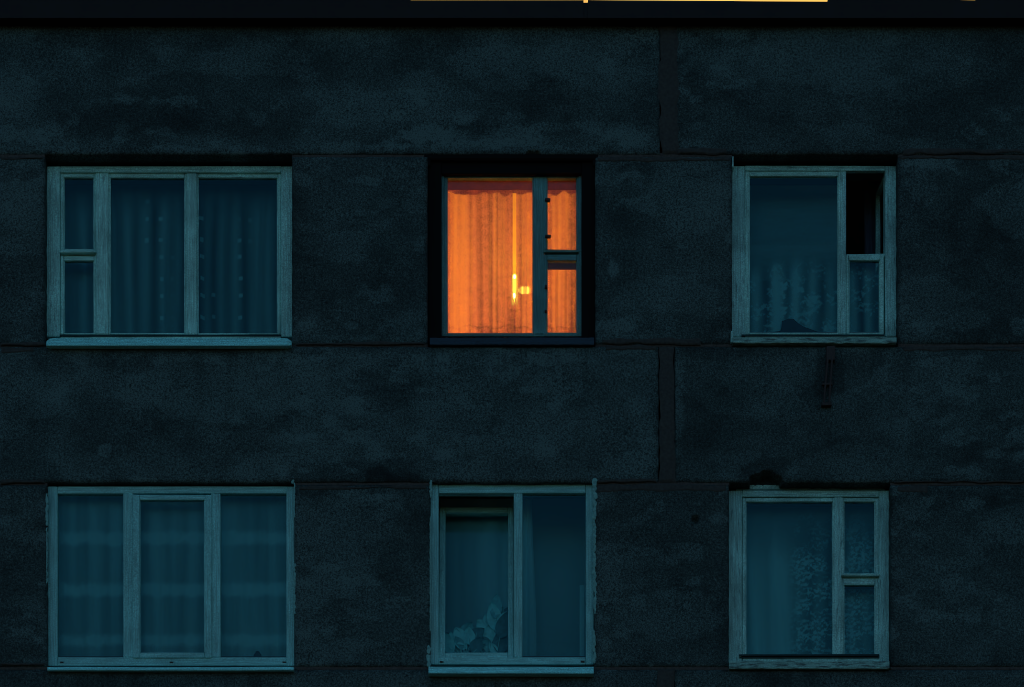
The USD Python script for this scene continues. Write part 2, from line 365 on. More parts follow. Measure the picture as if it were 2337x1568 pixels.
# lower storeys, out of the picture: plain slabs down to the ground
zb = P(0, 1845)[2]
Bars().raw(np.array([P(WEST, 0)[0], 0, 0]), np.array([P(EAST, 0)[0], .30, zb]), .01, 0).done(B, 'wall', plain('lower_wall', (.07, .072, .075), .95, .3, 3.))

# mortar in the joints and ragged mastic over them
def joint(x0, x1, py, lift=.014):
    Bars().bar(x0, py - 5, x1, py + 5, lift, .05, .003, .001).done(B, 'joint_mortar', MORTAR)
for y, spans in ((j1, ((WEST, 102), (666, 976), (1358, 1671), (2049, EAST))), (j2, ((WEST, 102), (666, 976), (1358, 1671), (2049, EAST))),
                 (j3, ((WEST, 108), (671, 983), (1356, 1664), (2032, EAST))), (j4 + 2, ((WEST, 108), (671, 983), (1356, 1664), (2032, EAST)))):
    for x0, x1 in spans:
        joint(x0, x1, y)

def ragged(x0, x1, y0, y1, seed, rough=5., h=.006):
    """A smear of mastic with torn edges, bedded on the slabs, thicker in the middle."""
    vert = (y1 - y0) > (x1 - x0)
    L = (y1 - y0) if vert else (x1 - x0)
    n = max(8, int(L / 4)); m = 9
    t = np.linspace(0, 1, n)
    s = t * L / SC
    ea = (fbm(s, s * 0, 7, 5, seed) - .5) * 2 * rough + (fbm(s, s * 0, 1.6, 2, seed + 50) - .5) * 2 * rough
    eb = (fbm(s, s * 0, 7, 5, seed + 1) - .5) * 2 * rough + (fbm(s, s * 0, 1.6, 2, seed + 51) - .5) * 2 * rough
    w = np.linspace(0, 1, m)
    if vert:
        pa, pb = x0 + ea, x1 + eb
        px = pa[:, None] * (1 - w) + pb[:, None] * w; py = np.repeat((y0 + t * L)[:, None], m, 1)
    else:
        pa, pb = y0 + ea, y1 + eb
        py = pa[:, None] * (1 - w) + pb[:, None] * w; px = np.repeat((x0 + t * L)[:, None], m, 1)
    X, Z = (px - CX) / SC, ZC + (CY - py) / SC
    Y = (fbm(X, Z, 2.2, 3, 2) - .5) * .010 + .004 - (h + .004) * (1 - (2 * w - 1) ** 6) - (fbm(X, Z, 30, 3, seed) - .5) * .004
    Y[0] = Y[-1] = .012
    put(B, 'joint_sealant', (np.stack([X, Y, Z], -1).reshape(-1, 3), grid(n, m)), SEALANT, smooth=True)
ragged(1505, 1543, 56, 350, 21, 10); ragged(1503, 1540, 790, 1100, 22, 4); ragged(1503, 1540, 1526, 1840, 23, 4)
ragged(1362, 1668, 357, 369, 31, 5); ragged(1545, 1660, 338, 351, 32, 5); ragged(2052, 2337, 356, 366, 33, 5, .004); ragged(2060, 2337, 341, 350, 34, 4, .004)
ragged(1372, 1600, 772, 785, 35, 4); ragged(1380, 1500, 789, 801, 36, 6); ragged(2060, 2337, 792, 802, 37, 5); ragged(1360, 1660, 1107, 1120, 38, 6); ragged(1362, 1500, 1092, 1100, 39, 4)
ragged(0, 100, 357, 362, 40, 3); ragged(0, 105, 780, 785, 41, 3); ragged(0, 102, 1090, 1100, 42, 4); ragged(680, 975, 1106, 1114, 43, 4); ragged(675, 970, 779, 785, 44, 3, .004)
ragged(2040, 2337, 1095, 1100, 45, 4, .004); ragged(2045, 2120, 1107, 1122, 46, 5); ragged(0, 104, 1512, 1518, 47, 3); ragged(0, 80, 792, 802, 48, 5)

# roof edge: overhanging slab in lengths, sheet edging whose top is uneven, so that the sky shows in one stretch
def edge(x0, x1, t0, t1):
    """A length of the bitumen-clad roof edge; its top runs from t0 to t1."""
    y = -.11
    pts = []
    for x, t in ((x0, t0), (x1, t1)):
        for yy in (y, .6):
            pts += [P(x, t, y) + (0, yy - y, 0), P(x, 41, y) + (0, yy - y, 0)]
    v = np.array(pts)
    m = trimesh.Trimesh(v, ConvexHull(v).simplices); m.fix_normals()
    put(B, 'roof_edge', m, FASCIA)
for a in ((WEST, 376, -14, -10), (376, 937, -9, -4), (937, 1332, .25, .3), (1342, 1889, .1, 3.8), (1889, 2125, -2.5, -.3), (2125, 2225, -.5, .35), (2225, EAST, .1, -7)):
    edge(*a)
Bars().bar(1332, 6, 1342, 41, -.105, .5, .001, 0).done(B, 'roof_edge', FASCIA)
Bars().raw(np.array([P(WEST, 0)[0], .0, P(0, 40, 0)[2]]), np.array([P(EAST, 0)[0], .6, P(0, 14, 0)[2]]), .01, 0).done(B, 'roof_slab', FASCIA)
# body of the block behind the front (sides, back and roof)
xa, xb, zt = P(WEST, 0)[0] + .02, P(EAST, 0)[0] - .02, P(0, 30)[2]
body = trimesh.creation.box(bounds=[[xa, .32, 0], [xb, 11, zt]])
keep = body.triangles_center[:, 1] > .4
body.update_faces(keep)
put(B, 'rear_wall', body, MORTAR)

# ------------------------------------------------------------------ windows
def window(label, px):
    w = thing('window', label, None, parent=B)
    return w

def pane(w, x0, y0, x1, y1, d):
    a, b = P(x0, y1, d), P(x1, y0, d)
    put(w, 'pane', (np.array([[a[0] - .004, d, a[2] - .004], [b[0] + .004, d, a[2] - .004], [b[0] + .004, d, b[2] + .004], [a[0] - .004, d, b[2] + .004]]), np.array([[0, 1, 2], [0, 2, 3]])), GLASS)

def sash(w, x0, y0, x1, y1, l, t, r, b, d, m=OLD_PAINT, depth=.045, glass=True, **kw):
    """One leaf: outer size, widths of its left stile, top rail, right stile and bottom rail, and its pane."""
    s = Bars()
    s.bar(x0, y0, x0 + l, y1, d, d + depth).bar(x1 - r, y0, x1, y1, d, d + depth)
    s.bar(x0 + l + .3, y0, x1 - r - .3, y0 + t, d + .0015, d + depth).bar(x0 + l + .3, y1 - b, x1 - r - .3, y1, d + .0015, d + depth)
    # thin glazing bead
    for q in ((x0 + l - .5, y0 + t - .5, x0 + l + 2, y1 - b), (x1 - r - 2, y0 + t - .5, x1 - r + .5, y1 - b)):
        s.bar(*q, d + .012, d + .03, .002, .0004)
    s.done(w, 'sash', m, **kw)
    if glass:
        pane(w, x0 + l, y0 + t, x1 - r, y1 - b, d + .022)

def sill(w, x0, x1, ytop, ybot, m, out=.05, back=.14, tilt=.012, rnd=0., wob=.0015, worn=0.):
    """Sheet or rendered sill: sloping top, a lip that leans to the sky, underside running back."""
    n = 60
    zt_, zb_ = P(0, ytop, -out)[2], P(0, ybot, -out)[2]
    xs = np.linspace(P(x0, 0, -out)[0], P(x1, 0, -out)[0], n)
    prof = np.array([[back, zt_ + .03], [-out + tilt, zt_], [-out + tilt * .25, zt_ - .006], [-out, zb_ + .006], [-out + .003, zb_], [-out + .02, zb_ + .002], [.02, zb_ + .004], [back, zb_ + .004]])
    v, m_ = [], len(prof)
    zc_ = (zt_ + zb_) / 2
    for i, x in enumerate(xs):
        e = min(x - xs[0], xs[-1] - x)
        sh = 1.0 if rnd == 0 else math.sqrt(max(.02, 1 - max(0, 1 - e / rnd) ** 2))
        wz = (meshkit.fbm(np.array([[x * 2.1, 3, zt_]]), 3, 4)[0] - .5) * .006
        for y, z in prof:
            zz = zc_ + (z - zc_) * (1 - .45 * (1 - sh)) + wz
            v.append([x, y + (1 - sh) * .03 * (y < .03), zz + (wob * rng.normal() if worn else 0)])
    v = np.array(v)
    f = []
    for i in range(n - 1):
        for k in range(m_):
            a, b2 = i * m_ + k, i * m_ + (k + 1) % m_
            f += [[a, a + m_, b2 + m_], [a, b2 + m_, b2]]
    for k in range(1, m_ - 1):
        f += [[0, k, k + 1], [(n - 1) * m_, (n - 1) * m_ + k + 1, (n - 1) * m_ + k]]
    g = np.stack([v[:, 0], v[:, 2], v[:, 1]], 1) + rng.uniform(-30, 30, 3)
    put(w, 'sill', (v, np.array(f)), m, smooth=35 if False else False, pv={'grain': g})

def lining(w, x0, x1, y, d0, d1, th=6, m=LINING):
    Bars().bar(x0, y - th, x1, y, d0, d1, .001, 0).done(w, 'inner_lining', m)

def room(w, x0, x1, y0, y1, m=ROOM, deep=3.6, name='room'):
    a, b = P(x0 - 95, 0), P(x1 + 95, 0)
    zlo, zhi = P(0, y1)[2] - .85, P(0, y0)[2] + .28
    r = trimesh.creation.box(bounds=[[a[0], .30, zlo], [b[0], .30 + deep, zhi]])
    r.update_faces(r.triangles_center[:, 1] > .31)
    r.invert()
    put(w, name, r, m)
    return zlo, zhi

def curtain(name, label, x0, y0, x1, y1, d, folds, amp, weave, m=NET, seed=0, res=.009, group=None, category='curtain', hem=None, shift=None, layers=None):
    """A hanging cloth with gathered folds. weave(px, py, u, fold) gives its density from 0 to 1."""
    a, b = P(x0, y1, d), P(x1, y0, d)
    nu, nv = int((b[0] - a[0]) / (res * .7)) + 2, int((b[2] - a[2]) / res) + 2
    X, Z = np.meshgrid(np.linspace(a[0], b[0], nu), np.linspace(a[2], b[2], nv), indexing='ij')
    u = X - a[0]; t = (Z - a[2]) / (b[2] - a[2])
    ph = folds * u * 2 * np.pi + 5.0 * (fbm(X, Z * .12, 2.0, 3, seed) - .5) * 2
    A = amp * (.35 + 1.3 * fbm(X, Z * .2, 3.0, 2, seed + 3)) * (.75 + .35 * (1 - t))
    Y = d + A * np.sin(ph) + .35 * A * np.sin(2.3 * ph + 1.1) + .004 * (fbm(X, Z, 5, 3, seed + 5) - .5)
    px, py = unP(np.stack([X, np.full_like(X, d), Z], -1))
    if shift is not None:
        X = X + shift(py, (X - a[0]) / (b[0] - a[0]))
    wv = np.clip(weave(px, py, u, np.sin(ph), X, Z), 0, 1)
    ly = np.clip(layers(px, py, u, np.sin(ph), X, Z), 0, 1).ravel() if layers else np.zeros(X.size)
    v = np.stack([X, Y, Z], -1).reshape(-1, 3)
    f = grid(nu, nv)
    if hem is not None:
        ok = hem(px, py).ravel()
        f = f[ok[f].all(1)]
        keep_ = np.unique(f); re = np.full(len(v), -1); re[keep_] = np.arange(len(keep_))
        v, f, wv, ly = v[keep_], re[f], wv.ravel()[keep_], ly[keep_]
    p = put('/World', name, (v, f), m, smooth=True, pv={'weave': wv.ravel(), **({'layers': ly} if layers else {})}, label=label, category=category, group=group)
    return p

# --- upper left: three lights, the narrow one split by a transom
W = thing('window', 'wide old window of a narrow split light and two large lights', parent=B)
d = .12
f = Bars()
f.bar(100, 379, 137, 768, d, d + .12, .006).bar(641, 379, 668, 768, d, d + .12, .006).bar(137.4, 379, 640.6, 393, d + .002, d + .12, .005)
f.bar(137.4, 764, 640.6, 775, d + .002, d + .12, .004)
f.bar(218, 393.4, 248, 763.6, d + .012, d + .12, .008).bar(425, 393.4, 449, 763.6, d + .012, d + .12, .008)
f.bar(140, 576.5, 218, 583, d + .03, d + .10, .003)
f.done(W, 'frame', OLD_PAINT)
Bars().bar(137, 571, 219, 576, d - .012, d + .03, .004).done(W, 'drip_or_gap_strip', OLD_PAINT)
sash(W, 138, 395.5, 218, 574, 7.5, 9, 3, 6, d + .02)
sash(W, 138, 583.5, 218, 763, 7.5, 11, 3, 3, d + .02)
sash(W, 244, 396, 427, 763, 7, 9, 5, 3, d + .022)
sash(W, 446.5, 396, 641, 763, 5, 9, 7, 3, d + .022)
for q in ((145, 216), (251, 423), (451, 635)):
    lining(W, q[0] - 8, q[1] + 8, 405, d + .05, d + .165)
lining(W, 140, 218, 594, d + .07, d + .11)
Bars().bar(137, 763.2, 641, 767, d - .006, d + .02, .002).done(W, 'drip_or_gap_strip', DARK_GAP_BAR)  # dark bar coloured to stand in for the shaded gap above the sill
Bars().bar(99, 340, 669, 352, .19, .30, .001, 0).done(W, 'head_packing', TAR_WOOD)
sill(W, 104, 664.5, 769, 788.5, SILL_METAL, out=.06, tilt=.035, rnd=.05)
room(W, 102, 666, 379, 765)
dots = [(335.5, 499), (367, 499.5), (335, 548), (367, 547), (368, 587), (369, 636), (369, 675), (369, 725), (459.5, 499), (460.5, 548), (461, 587), (462, 636), (462.5, 675), (463, 725),
        (546, 550), (547, 587), (549, 636), (549.5, 675), (548.5, 725), (571, 501), (545, 501), (336, 588), (394, 588), (394, 637), (394, 675), (394, 725), (487, 675), (488, 725), (571, 550), (610, 501), (612, 549), (612, 675), (336, 460)]
def weave_ul(px, py, u, fo, X, Z):
    w = .29 + .14 * fo + .7 * (fbm(X, Z * .04, 9, 4, 61) - .5)
    w = w * smooth(400, 520, py + 40 * (fbm(X, Z, 4, 2, 62) - .5)) + .08
    for i, (cx, cy) in enumerate(dots):
        w = np.maximum(w, (.95 if i < 19 else .5) * (np.maximum(np.abs(px - cx), np.abs(py - cy)) < 4.4))
    return w
curtain('net_curtain', 'dark net curtain with rows of small pale dots in the wide upper left window', 110, 385, 660, 800, .315, 7.5, .011, weave_ul, seed=3, res=.008)

# --- upper middle, lit
W = thing('window', 'lit orange window in a black surround', parent=B)
s = Bars()
s.bar(974, 354, 1008, 786, .05, .24, .006).bar(1327, 354, 1360, 786, .05, .24, .006).bar(1008.4, 350, 1326.6, 396, .055, .24, .006).bar(1008.4, 767, 1326.6, 780, .055, .24, .004)
s.bar(966, 349, 1368, 364, .012, .06, .012).bar(970, 362, 982, 378, .02, .07, .005).bar(1353, 362, 1364, 378, .02, .07, .005)
s.done(W, 'surround', TAR_WOOD)
d = .09
f = Bars()
f.bar(1006.5, 396.5, 1014, 767, d, d + .1).bar(1321, 396.5, 1328.5, 767, d, d + .1).bar(1014.3, 396.5, 1320.7, 401, d + .001, d + .1).bar(1014.3, 762.5, 1320.7, 767, d + .001, d + .1)
f.bar(1220, 401.3, 1243, 762, d + .012, d + .10, .006)
f.bar(1243.3, 577, 1321, 583, d + .03, d + .10, .003)
f.done(W, 'frame', BLUE_PAINT)
Bars().bar(1240, 570.5, 1328, 575, d - .004, d + .03, .004).done(W, 'drip_or_gap_strip', BLUE_PAINT)
sash(W, 1013.5, 401, 1224, 763, 6.5, 5, 7, 3.5, d + .01, BLUE_PAINT)
sash(W, 1240, 401, 1321, 571, 8, 5, 4, 2, d + .01, BLUE_PAINT)
sash(W, 1240, 581, 1321, 763, 8, 13.5, 4, 3.5, d + .01, BLUE_PAINT)
lining(W, 1010, 1226, 407.5, d + .035, d + .2, th=16, m=RED_LINING); lining(W, 1242, 1324, 407.5, d + .035, d + .2, th=16, m=RED_LINING)
lining(W, 1242, 1324, 596.5, d + .035, d + .165, th=14, m=DARK_CLOTH)
for q in ((1244, 452, 1256, 457), (1244, 535.5, 1257, 540), (1243, 650, 1249.5, 656), (1243, 707, 1248.5, 711)):
    Bars().bar(*q, d - .012, d + .02, .002).done(W, 'hinge', RUST)
sill(W, 981, 1356, 768.5, 786.5, SILL_BLUE, out=.03, tilt=.02, worn=1)
zlo, zhi = room(W, 1008, 1328, 396, 766, WARM_ROOM)
def weave_lit(px, py, u, fo, X, Z):
    return .93 - .16 * smooth(.50, .60, fbm(X, Z * .004, 75, 2, 73))
def layers_lit(px, py, u, fo, X, Z):
    f1 = fbm(X, Z * .006, 13, 3, 71); f2 = fbm(X, Z * .004, 40, 3, 72)
    w = .22 + .8 * (f1 - .5) + (.45 + .35 * smooth(1060, 1080, px)) * (f2 - .5) + .06 * fo + .34 * (fbm(X, Z, 28, 4, 74) - .5)
    w += .20 * smooth(1064, 1072, px) + .22 * np.exp(-((px - 1158) / 9) ** 2) + .22 * np.exp(-((px - 1184) / 6) ** 2) + .30 * smooth(1290, 1300, px)
    w += .16 * smooth(620, 760, py) * (np.exp(-((px - 1165) / 30) ** 2)) + .25 * np.exp(-((px - 1172) / 12) ** 2) * (py > 705)
    hem_ = 746 + 5 * np.sin(px * .11) * np.sin(px * .037)
    return w + .22 * np.exp(-((py - hem_) / 2.2) ** 2) + .10 * (py > hem_)
# the gap closes to a point low down
def lshift(py, u):
    return u ** 6 * ((.0175) * smooth(660, 704, py))
def rshift(py, u):
    return -(1 - u) ** 6 * ((.0175) * smooth(660, 704, py))
curtain('net_curtain', 'glowing orange curtain filling most of the large lit light', 985, 380, 1170.3, 800, .34, 11, .005, weave_lit, ORANGE_NET, seed=21, shift=lshift, layers=layers_lit)
curtain('net_curtain', 'glowing orange curtain right of the bright slit behind both lit lights', 1178, 380, 1345, 800, .34, 11, .005, weave_lit, ORANGE_NET, seed=22, shift=rshift, layers=layers_lit)
def scal(px):
    return 442 + 3.0 * np.sin(px * .17) + 2.5 * np.sin(px * .071 + 1) + 3 * np.abs(np.sin(px * .105))
curtain('valance', 'dark red scalloped valance across the top of the lit window', 985, 375, 1345, 470, .31, 5, .008,
        lambda px, py, u, fo, X, Z: .96 + 0 * fo, ORANGE_NET, seed=25, layers=lambda px, py, u, fo, X, Z: .72 + .08 * fo + .3 * (fbm(X, Z * .1, 20, 2, 77) - .5), category='valance', hem=lambda px, py: py < scal(px))
# pendant lamp seen through the slit and through the net
LY = 1.9
lp = P(1189, 655, LY)
L = thing('pendant_lamp', 'bright yellow hanging lamp glimpsed through the slit in the orange curtain', 'lamp', at=(lp[0], lp[1], lp[2]))
k = 1 / SC * (D + LY) / D
BULB = emit('lamp_bulb', (1.0, .70, .10), 7.0)
SHADE = emit('lamp_shade', (1.0, .74, .045), 1.25)
cyl = trimesh.creation.cylinder(radius=.0016, height=zhi - lp[2] - 26 * k, sections=8); cyl.apply_translation([-14.8 * k, 0, 26 * k + (zhi - lp[2] - 26 * k) / 2])
put(L, 'cord', cyl, WARM_ROOM)
sh = trimesh.creation.cylinder(radius=7.5 * k, height=64 * k, sections=28); sh.apply_translation([-15 * k, 0, -6 * k])
put(L, 'shade', sh, SHADE, smooth=30)
for x_, z_, rx_, rz_ in ((-14.6, 19, 3, 5), (-15.5, -24, 3, 6)):
    q = trimesh.creation.icosphere(2, 1.0); q.apply_scale([rx_ * k, rx_ * k, rz_ * k]); q.apply_translation([x_ * k, -8 * k, z_ * k])
    put(L, 'bulb', q, BULB, smooth=True)
tube = trimesh.creation.capsule(radius=7.5 * k, height=13 * k); tube.apply_transform(trimesh.transformations.rotation_matrix(math.pi / 2, [0, 1, 0])); tube.apply_translation(np.array([8, 0, -7.5]) * k - tube.bounds.mean(0) * (1, 0, 0))
put(L, 'bulb', tube, emit('lamp_bulb_side', (1.0, .62, .05), 4.5), smooth=True)
# unseen lamp of the lit room, out of view, placed to light the curtain
tl = np.array([P(900, 0)[0], 1.7, zlo + 1.15])
tb = thing('unseen_room_lamp', 'unseen lamp out of view, placed to light the orange curtain from behind', 'lamp', at=tl)
put(tb, 'base', trimesh.creation.revolve(np.array([[.001, -.45], [.11, -.45], [.1, -.42], [.02, -.39], [.02, -.15], [.001, -.15]]), sections=24), POT, smooth=30)
bulb = UsdLux.SphereLight.Define(stage, tb + '/bulb')
bulb.CreateRadiusAttr(.11); bulb.CreateIntensityAttr(1.0); bulb.CreateExposureAttr(0.0); bulb.CreateNormalizeAttr(True)
bulb.CreateColorAttr(Gf.Vec3f(1.0, .315, .11))
bulb.CreateIntensityAttr(25.5)

# --- upper right: large light, split narrow light whose upper leaf stands open
W = thing('window', 'old window with its small upper right leaf standing open', parent=B)
d = .11
f = Bars()
f.bar(1669, 378, 1700, 768, d, d + .12, .006).bar(2020, 378, 2051, 768, d, d + .12, .006).bar(1700.4, 378, 2019.6, 389, d + .002, d + .05, .005).bar(1700.4, 763.5, 2019.6, 772, d + .002, d + .12, .004)
f.bar(1917, 389.4, 1931, 763, d + .008, d + .12, .006)
f.bar(1931.4, 579, 2019.6, 586, d + .02, d + .12, .004)
f.done(W, 'frame', OLD_PAINT_WORN)
sash(W, 1700.5, 391, 1926, 763, 9, 10, 13, 3.5, d + .012, OLD_PAINT)
sash(W, 1931, 581, 2017, 763, 6, 12.5, 9, 4, d + .010, OLD_PAINT)
lining(W, 1702, 1926, 401, d + .05, d + .19); lining(W, 1932, 2012, 594, d + .05, d + .095)
# open leaf: hinged on the right, swung into the room
hx = P(2018, 0, d + .06)
a = math.radians(84)
M = np.eye(4); M[:3, :3] = [[math.cos(a), math.sin(a), 0], [-math.sin(a), math.cos(a), 0], [0, 0, 1]]
M[:3, 3] = [hx[0], hx[1], 0]
M2 = np.eye(4); M2[:3, 3] = [-hx[0], -hx[1], 0]
s = Bars()
for q in ((1933, 394, 1940, 577), (2011, 394, 2018, 577)):
    s.bar(*q, d + .06, d + .1, .004, .001, M @ M2)
for q in ((1940, 394, 2011, 402), (1940, 570, 2011, 577)):
    s.bar(*q, d + .062, d + .1, .004, .001, M @ M2)
s.done(W, 'sash', OLD_PAINT_WORN, label='small leaf swung open into the dark room')
Bars().bar(1669, 338, 2052, 350, .19, .30, .001, 0).done(W, 'head_packing', TAR_WOOD)
lining(W, 1931, 2019, 389, d + .05, d + .2)
sill(W, 1672, 2046, 767.5, 782.5, SILL_OLD, out=.035, tilt=.015, worn=1)
Bars().bar(1668, 755, 1673, 781, -.015, .1, .003).done(W, 'edge_strip', OLD_PAINT_WORN)
Bars().bar(1671, 356, 1674.5, 380, -.01, .1, .002).done(W, 'edge_strip', OLD_PAINT_WORN)
room(W, 1671, 2048, 379, 766)
rings = [(1832, 620, 13, 20), (1832, 640, 4, 8), (1835, 698, 9, 9), (1762, 700, 10, 11), (1772, 630, 14, 24)]
blobs = [(1788, 653, 9, 10), (1826, 660, 12, 8), (1760, 668, 11, 9), (1786, 712, 8, 14), (1832, 716, 12, 8), (1729, 720, 8, 12), (1760, 745, 14, 10), (1858, 690, 16, 22), (1812, 735, 20, 8), (1890, 745, 12, 12)]
def weave_ur(px, py, u, fo, X, Z):
    env = smooth(572, 640, py + 25 * (fbm(X, Z, 5, 3, 81) - .5))
    w = .06 + env * (.42 + .28 * fo + 1.1 * (fbm(X, Z * .05, 8, 3, 82) - .5))
    for cx, cy, rx, ry in blobs:
        q = ((px - cx) / rx) ** 2 + ((py - cy) / ry) ** 2
        w = w + .5 * env * np.clip(1.0 - q + (fbm(X, Z, 45, 4, 83) - .5) * 5, 0, 1)
    for cx, cy, rx, ry in rings:
        q = np.sqrt(((px - cx) / rx) ** 2 + ((py - cy) / ry) ** 2)
        w = w + .45 * env * np.exp(-((q - 1 + .5 * (fbm(X, Z, 18, 3, 86) - .5)) / .13) ** 2) * smooth(.36, .56, fbm(X, Z, 30, 3, 87))
    w = w + env * .5 * smooth(.54, .60, fbm(X, Z, 44, 3, 88)) * smooth(.48, .60, fbm(X, Z, 9, 3, 89))
    return w
curtain('net_curtain', 'lace curtain hanging over the lower half of the upper right window', 1690, 560, 2030, 800, .225, 7, .010, weave_ur, seed=31, res=.007,
        hem=lambda px, py: (px < 1922) | (py > 585))
curtain('roller_blind', 'plain grey-blue blind behind the upper half of the upper right window', 1690, 380, 1922, 640, .42, 1.5, .002,
        lambda px, py, u, fo, X, Z: .42 - .3 * smooth(560, 630, py) + .12 * (fbm(X, Z * 6, 6, 3, 85) - .5), seed=32, category='blind')
curtain('dark_curtain', 'narrow dark curtain hanging inside the open leaf of the upper right window', 1972, 380, 2012, 640, .55, 13, .02,
        lambda px, py, u, fo, X, Z: .9 + 0 * px, DIM_NET, seed=33)
def lump(name, label, cat, pts, h, d0, mat_, seed):
    """A soft heap whose outline over the sill follows the points."""
    pts = np.array(pts, float)
    xs = np.linspace(pts[0, 0], pts[-1, 0], 60)
    tops = np.interp(xs, pts[:, 0], pts[:, 1])
    rings_ = []
    for x, t in zip(xs, tops):
        zt1, zb1 = P(x, t, d0)[2], P(x, h, d0)[2] - .03
        ang = np.linspace(0, np.pi, 14)
        hh = max(.004, zt1 - zb1)
        rings_.append(np.stack([np.full(14, P(x, 0, d0)[0]), d0 + .022 * np.cos(ang) * min(1, hh / .08), zb1 + hh * np.sin(ang) ** .6], 1))
    v = np.array(rings_)
    v = v + (meshkit.fbm(v * 30, 3, seed)[..., None] - .5) * .008
    put('/World', name, (v.reshape(-1, 3), grid(60, 14)), mat_, smooth=True, label=label, category=cat)
lump('cloth_bundle', 'dark humped bundle lying against the glass on the upper right sill', 'bundle', [(1752, 759), (1782, 755), (1784, 733), (1792, 730), (1800, 727), (1812, 728), (1822, 738), (1836, 746), (1858, 754), (1872, 759)], 760, .172, DARK_CLOTH, 5)
Bars().bar(1692, 763, 2019, 767, d - .006, d + .02, .002).done(W, 'drip_or_gap_strip', DARK_GAP_BAR)  # gap over this sill: its shade is put in as a dark bar
Bars().bar(1700, 757, 2016, 766, .18, .40, .003).done(W, 'window_board', LINING)

# --- lower left: white plastic, three lights, the middle one a leaf
W = thing('window', 'wide plastic window of three tall lights', parent=B)
d = .05
f = Bars()
f.bar(107, 1110, 131.5, 1519, d, d + .07).bar(654, 1110, 672, 1519, d, d + .07).bar(131.8, 1110, 653.7, 1125.5, d + .001, d + .07).bar(131.8, 1499.5, 653.7, 1519, d + .001, d + .07)
f.bar(281.5, 1125.8, 304.5, 1499.2, d + .002, d + .07).bar(481.5, 1125.8, 503.5, 1499.2, d + .002, d + .07)
f.done(W, 'frame', PLASTIC)
sash(W, 303, 1129, 483, 1501, 15.5, 11.5, 15.5, 12, d - .012, PLASTIC)
pane(W, 131.5, 1125.5, 281.5, 1499.5, d + .03); pane(W, 503.5, 1125.5, 654, 1499.5, d + .03)
for q in (141, 391, 649):
    Bars().bar(q - 4, 1509.5, q + 4, 1512.5, d - .004, d + .02, .001).done(W, 'drain_cap', RUST)
Bars().bar(104, 1092, 674, 1104, .13, .30, .001, 0).done(W, 'head_packing', TAR_WOOD)
sill(W, 108, 670, 1520, 1529.5, SILL_METAL, out=.05, back=.06, tilt=.022)
room(W, 108, 671, 1111, 1518)
Bars().bar(131, 1497, 654, 1506, .125, .40, .003).done(W, 'window_board', LINING)
def weave_ll(px, py, u, fo, X, Z):
    w = .58 + .08 * fo + .6 * (fbm(X, Z * .04, 12, 4, 91) - .5)
    jit = 10 * (fbm(X, Z, 6, 3, 92) - .5)
    for c, hw in ((1228, 17), (1346, 18), (1462, 16)):
        w = w + .42 * (1 - smooth(hw - 14, hw + 5, np.abs(py + jit - c))) * (.6 + .8 * fbm(X, Z * .3, 14, 3, 93))
    return w - .08 * (1 - smooth(1120, 1215, py))
curtain('net_curtain', 'net curtain with three pale horizontal bands in the lower left window', 112, 1108, 668, 1530, .19, 6, .007, weave_ll, seed=41)
def lathe(parent, name, prof_, m, **kw):
    return put(parent, name, trimesh.creation.revolve(np.array(prof_, float), sections=28), m, smooth=40, **kw)
q = P(588, 1497, .135)
fig = thing('small_vase', 'small dark rounded vase on the sill of the lower left window', 'vase', at=q)
lathe(fig, 'body', [[.001, -.05], [.026, -.05], [.034, -.03], [.036, -.005], [.03, .012], [.02, .024], [.016, .034], [.012, .033], [.001, .03]], DARK_CLOTH)

# --- lower middle: plastic, left leaf tilted in, right fixed light
W = thing('window', 'plastic two-light window with its left leaf tilted inward', parent=B)
f = Bars()
f.bar(982, 1105, 1000.7, 1516, d, d + .07).bar(1337, 1105, 1355.5, 1516, d, d + .07).bar(1001, 1105, 1336.7, 1125, d + .001, d + .07).bar(1001, 1499.8, 1336.7, 1516, d + .001, d + .07)
f.bar(1172.6, 1125.3, 1192.4, 1499.5, d + .002, d + .07, .004)
f.done(W, 'frame', PLASTIC)
pane(W, 1192.4, 1125, 1337, 1499.8, d + .03)
pv_ = P(0, 1503, d + .02)
a = math.radians(-9.5)
M = np.eye(4); M[:3, :3] = [[1, 0, 0], [0, math.cos(a), -math.sin(a)], [0, math.sin(a), math.cos(a)]]
T1 = np.eye(4); T1[:3, 3] = [0, -pv_[1], -pv_[2]]; T2 = np.eye(4); T2[:3, 3] = [0, pv_[1], pv_[2]]
MT = T2 @ M @ T1
s = Bars()
s.bar(1001.5, 1123, 1015.5, 1503, d + .016, d + .075, .004, .001, MT).bar(1159, 1123, 1171.5, 1503, d + .016, d + .075, .004, .001, MT)
s.bar(1015.8, 1123, 1158.7, 1137, d + .017, d + .075, .004, .001, MT).bar(1015.8, 1488, 1158.7, 1503, d + .017, d + .075, .004, .001, MT)
s.done(W, 'sash', PLASTIC, label='leaf tilted inward at its top')
pa, pb = P(1014.5, 1489, d + .045), P(1160, 1136, d + .045)
v = np.array([[pa[0], pa[1], pa[2]], [pb[0], pa[1], pa[2]], [pb[0], pa[1], pb[2]], [pa[0], pa[1], pb[2]]]) @ MT[:3, :3].T + MT[:3, 3]
put(W, 'pane', (v, np.array([[0, 1, 2], [0, 2, 3]])), GLASS)
for q in (1008, 1330):
    Bars().bar(q - 4.5, 1508.5, q + 4.5, 1512, d - .004, d + .02, .001).done(W, 'drain_cap', RUST)
Bars().bar(980, 1088, 1358, 1102, .13, .30, .001, 0).done(W, 'head_packing', TAR_WOOD)
sill(W, 978, 1355, 1518.5, 1536.5, SILL_METAL, out=.08, back=.06, tilt=.06)
room(W, 983, 1355, 1106, 1515)
Bars().bar(1001, 1497, 1337, 1506, .125, .54, .003).done(W, 'window_board', LINING)
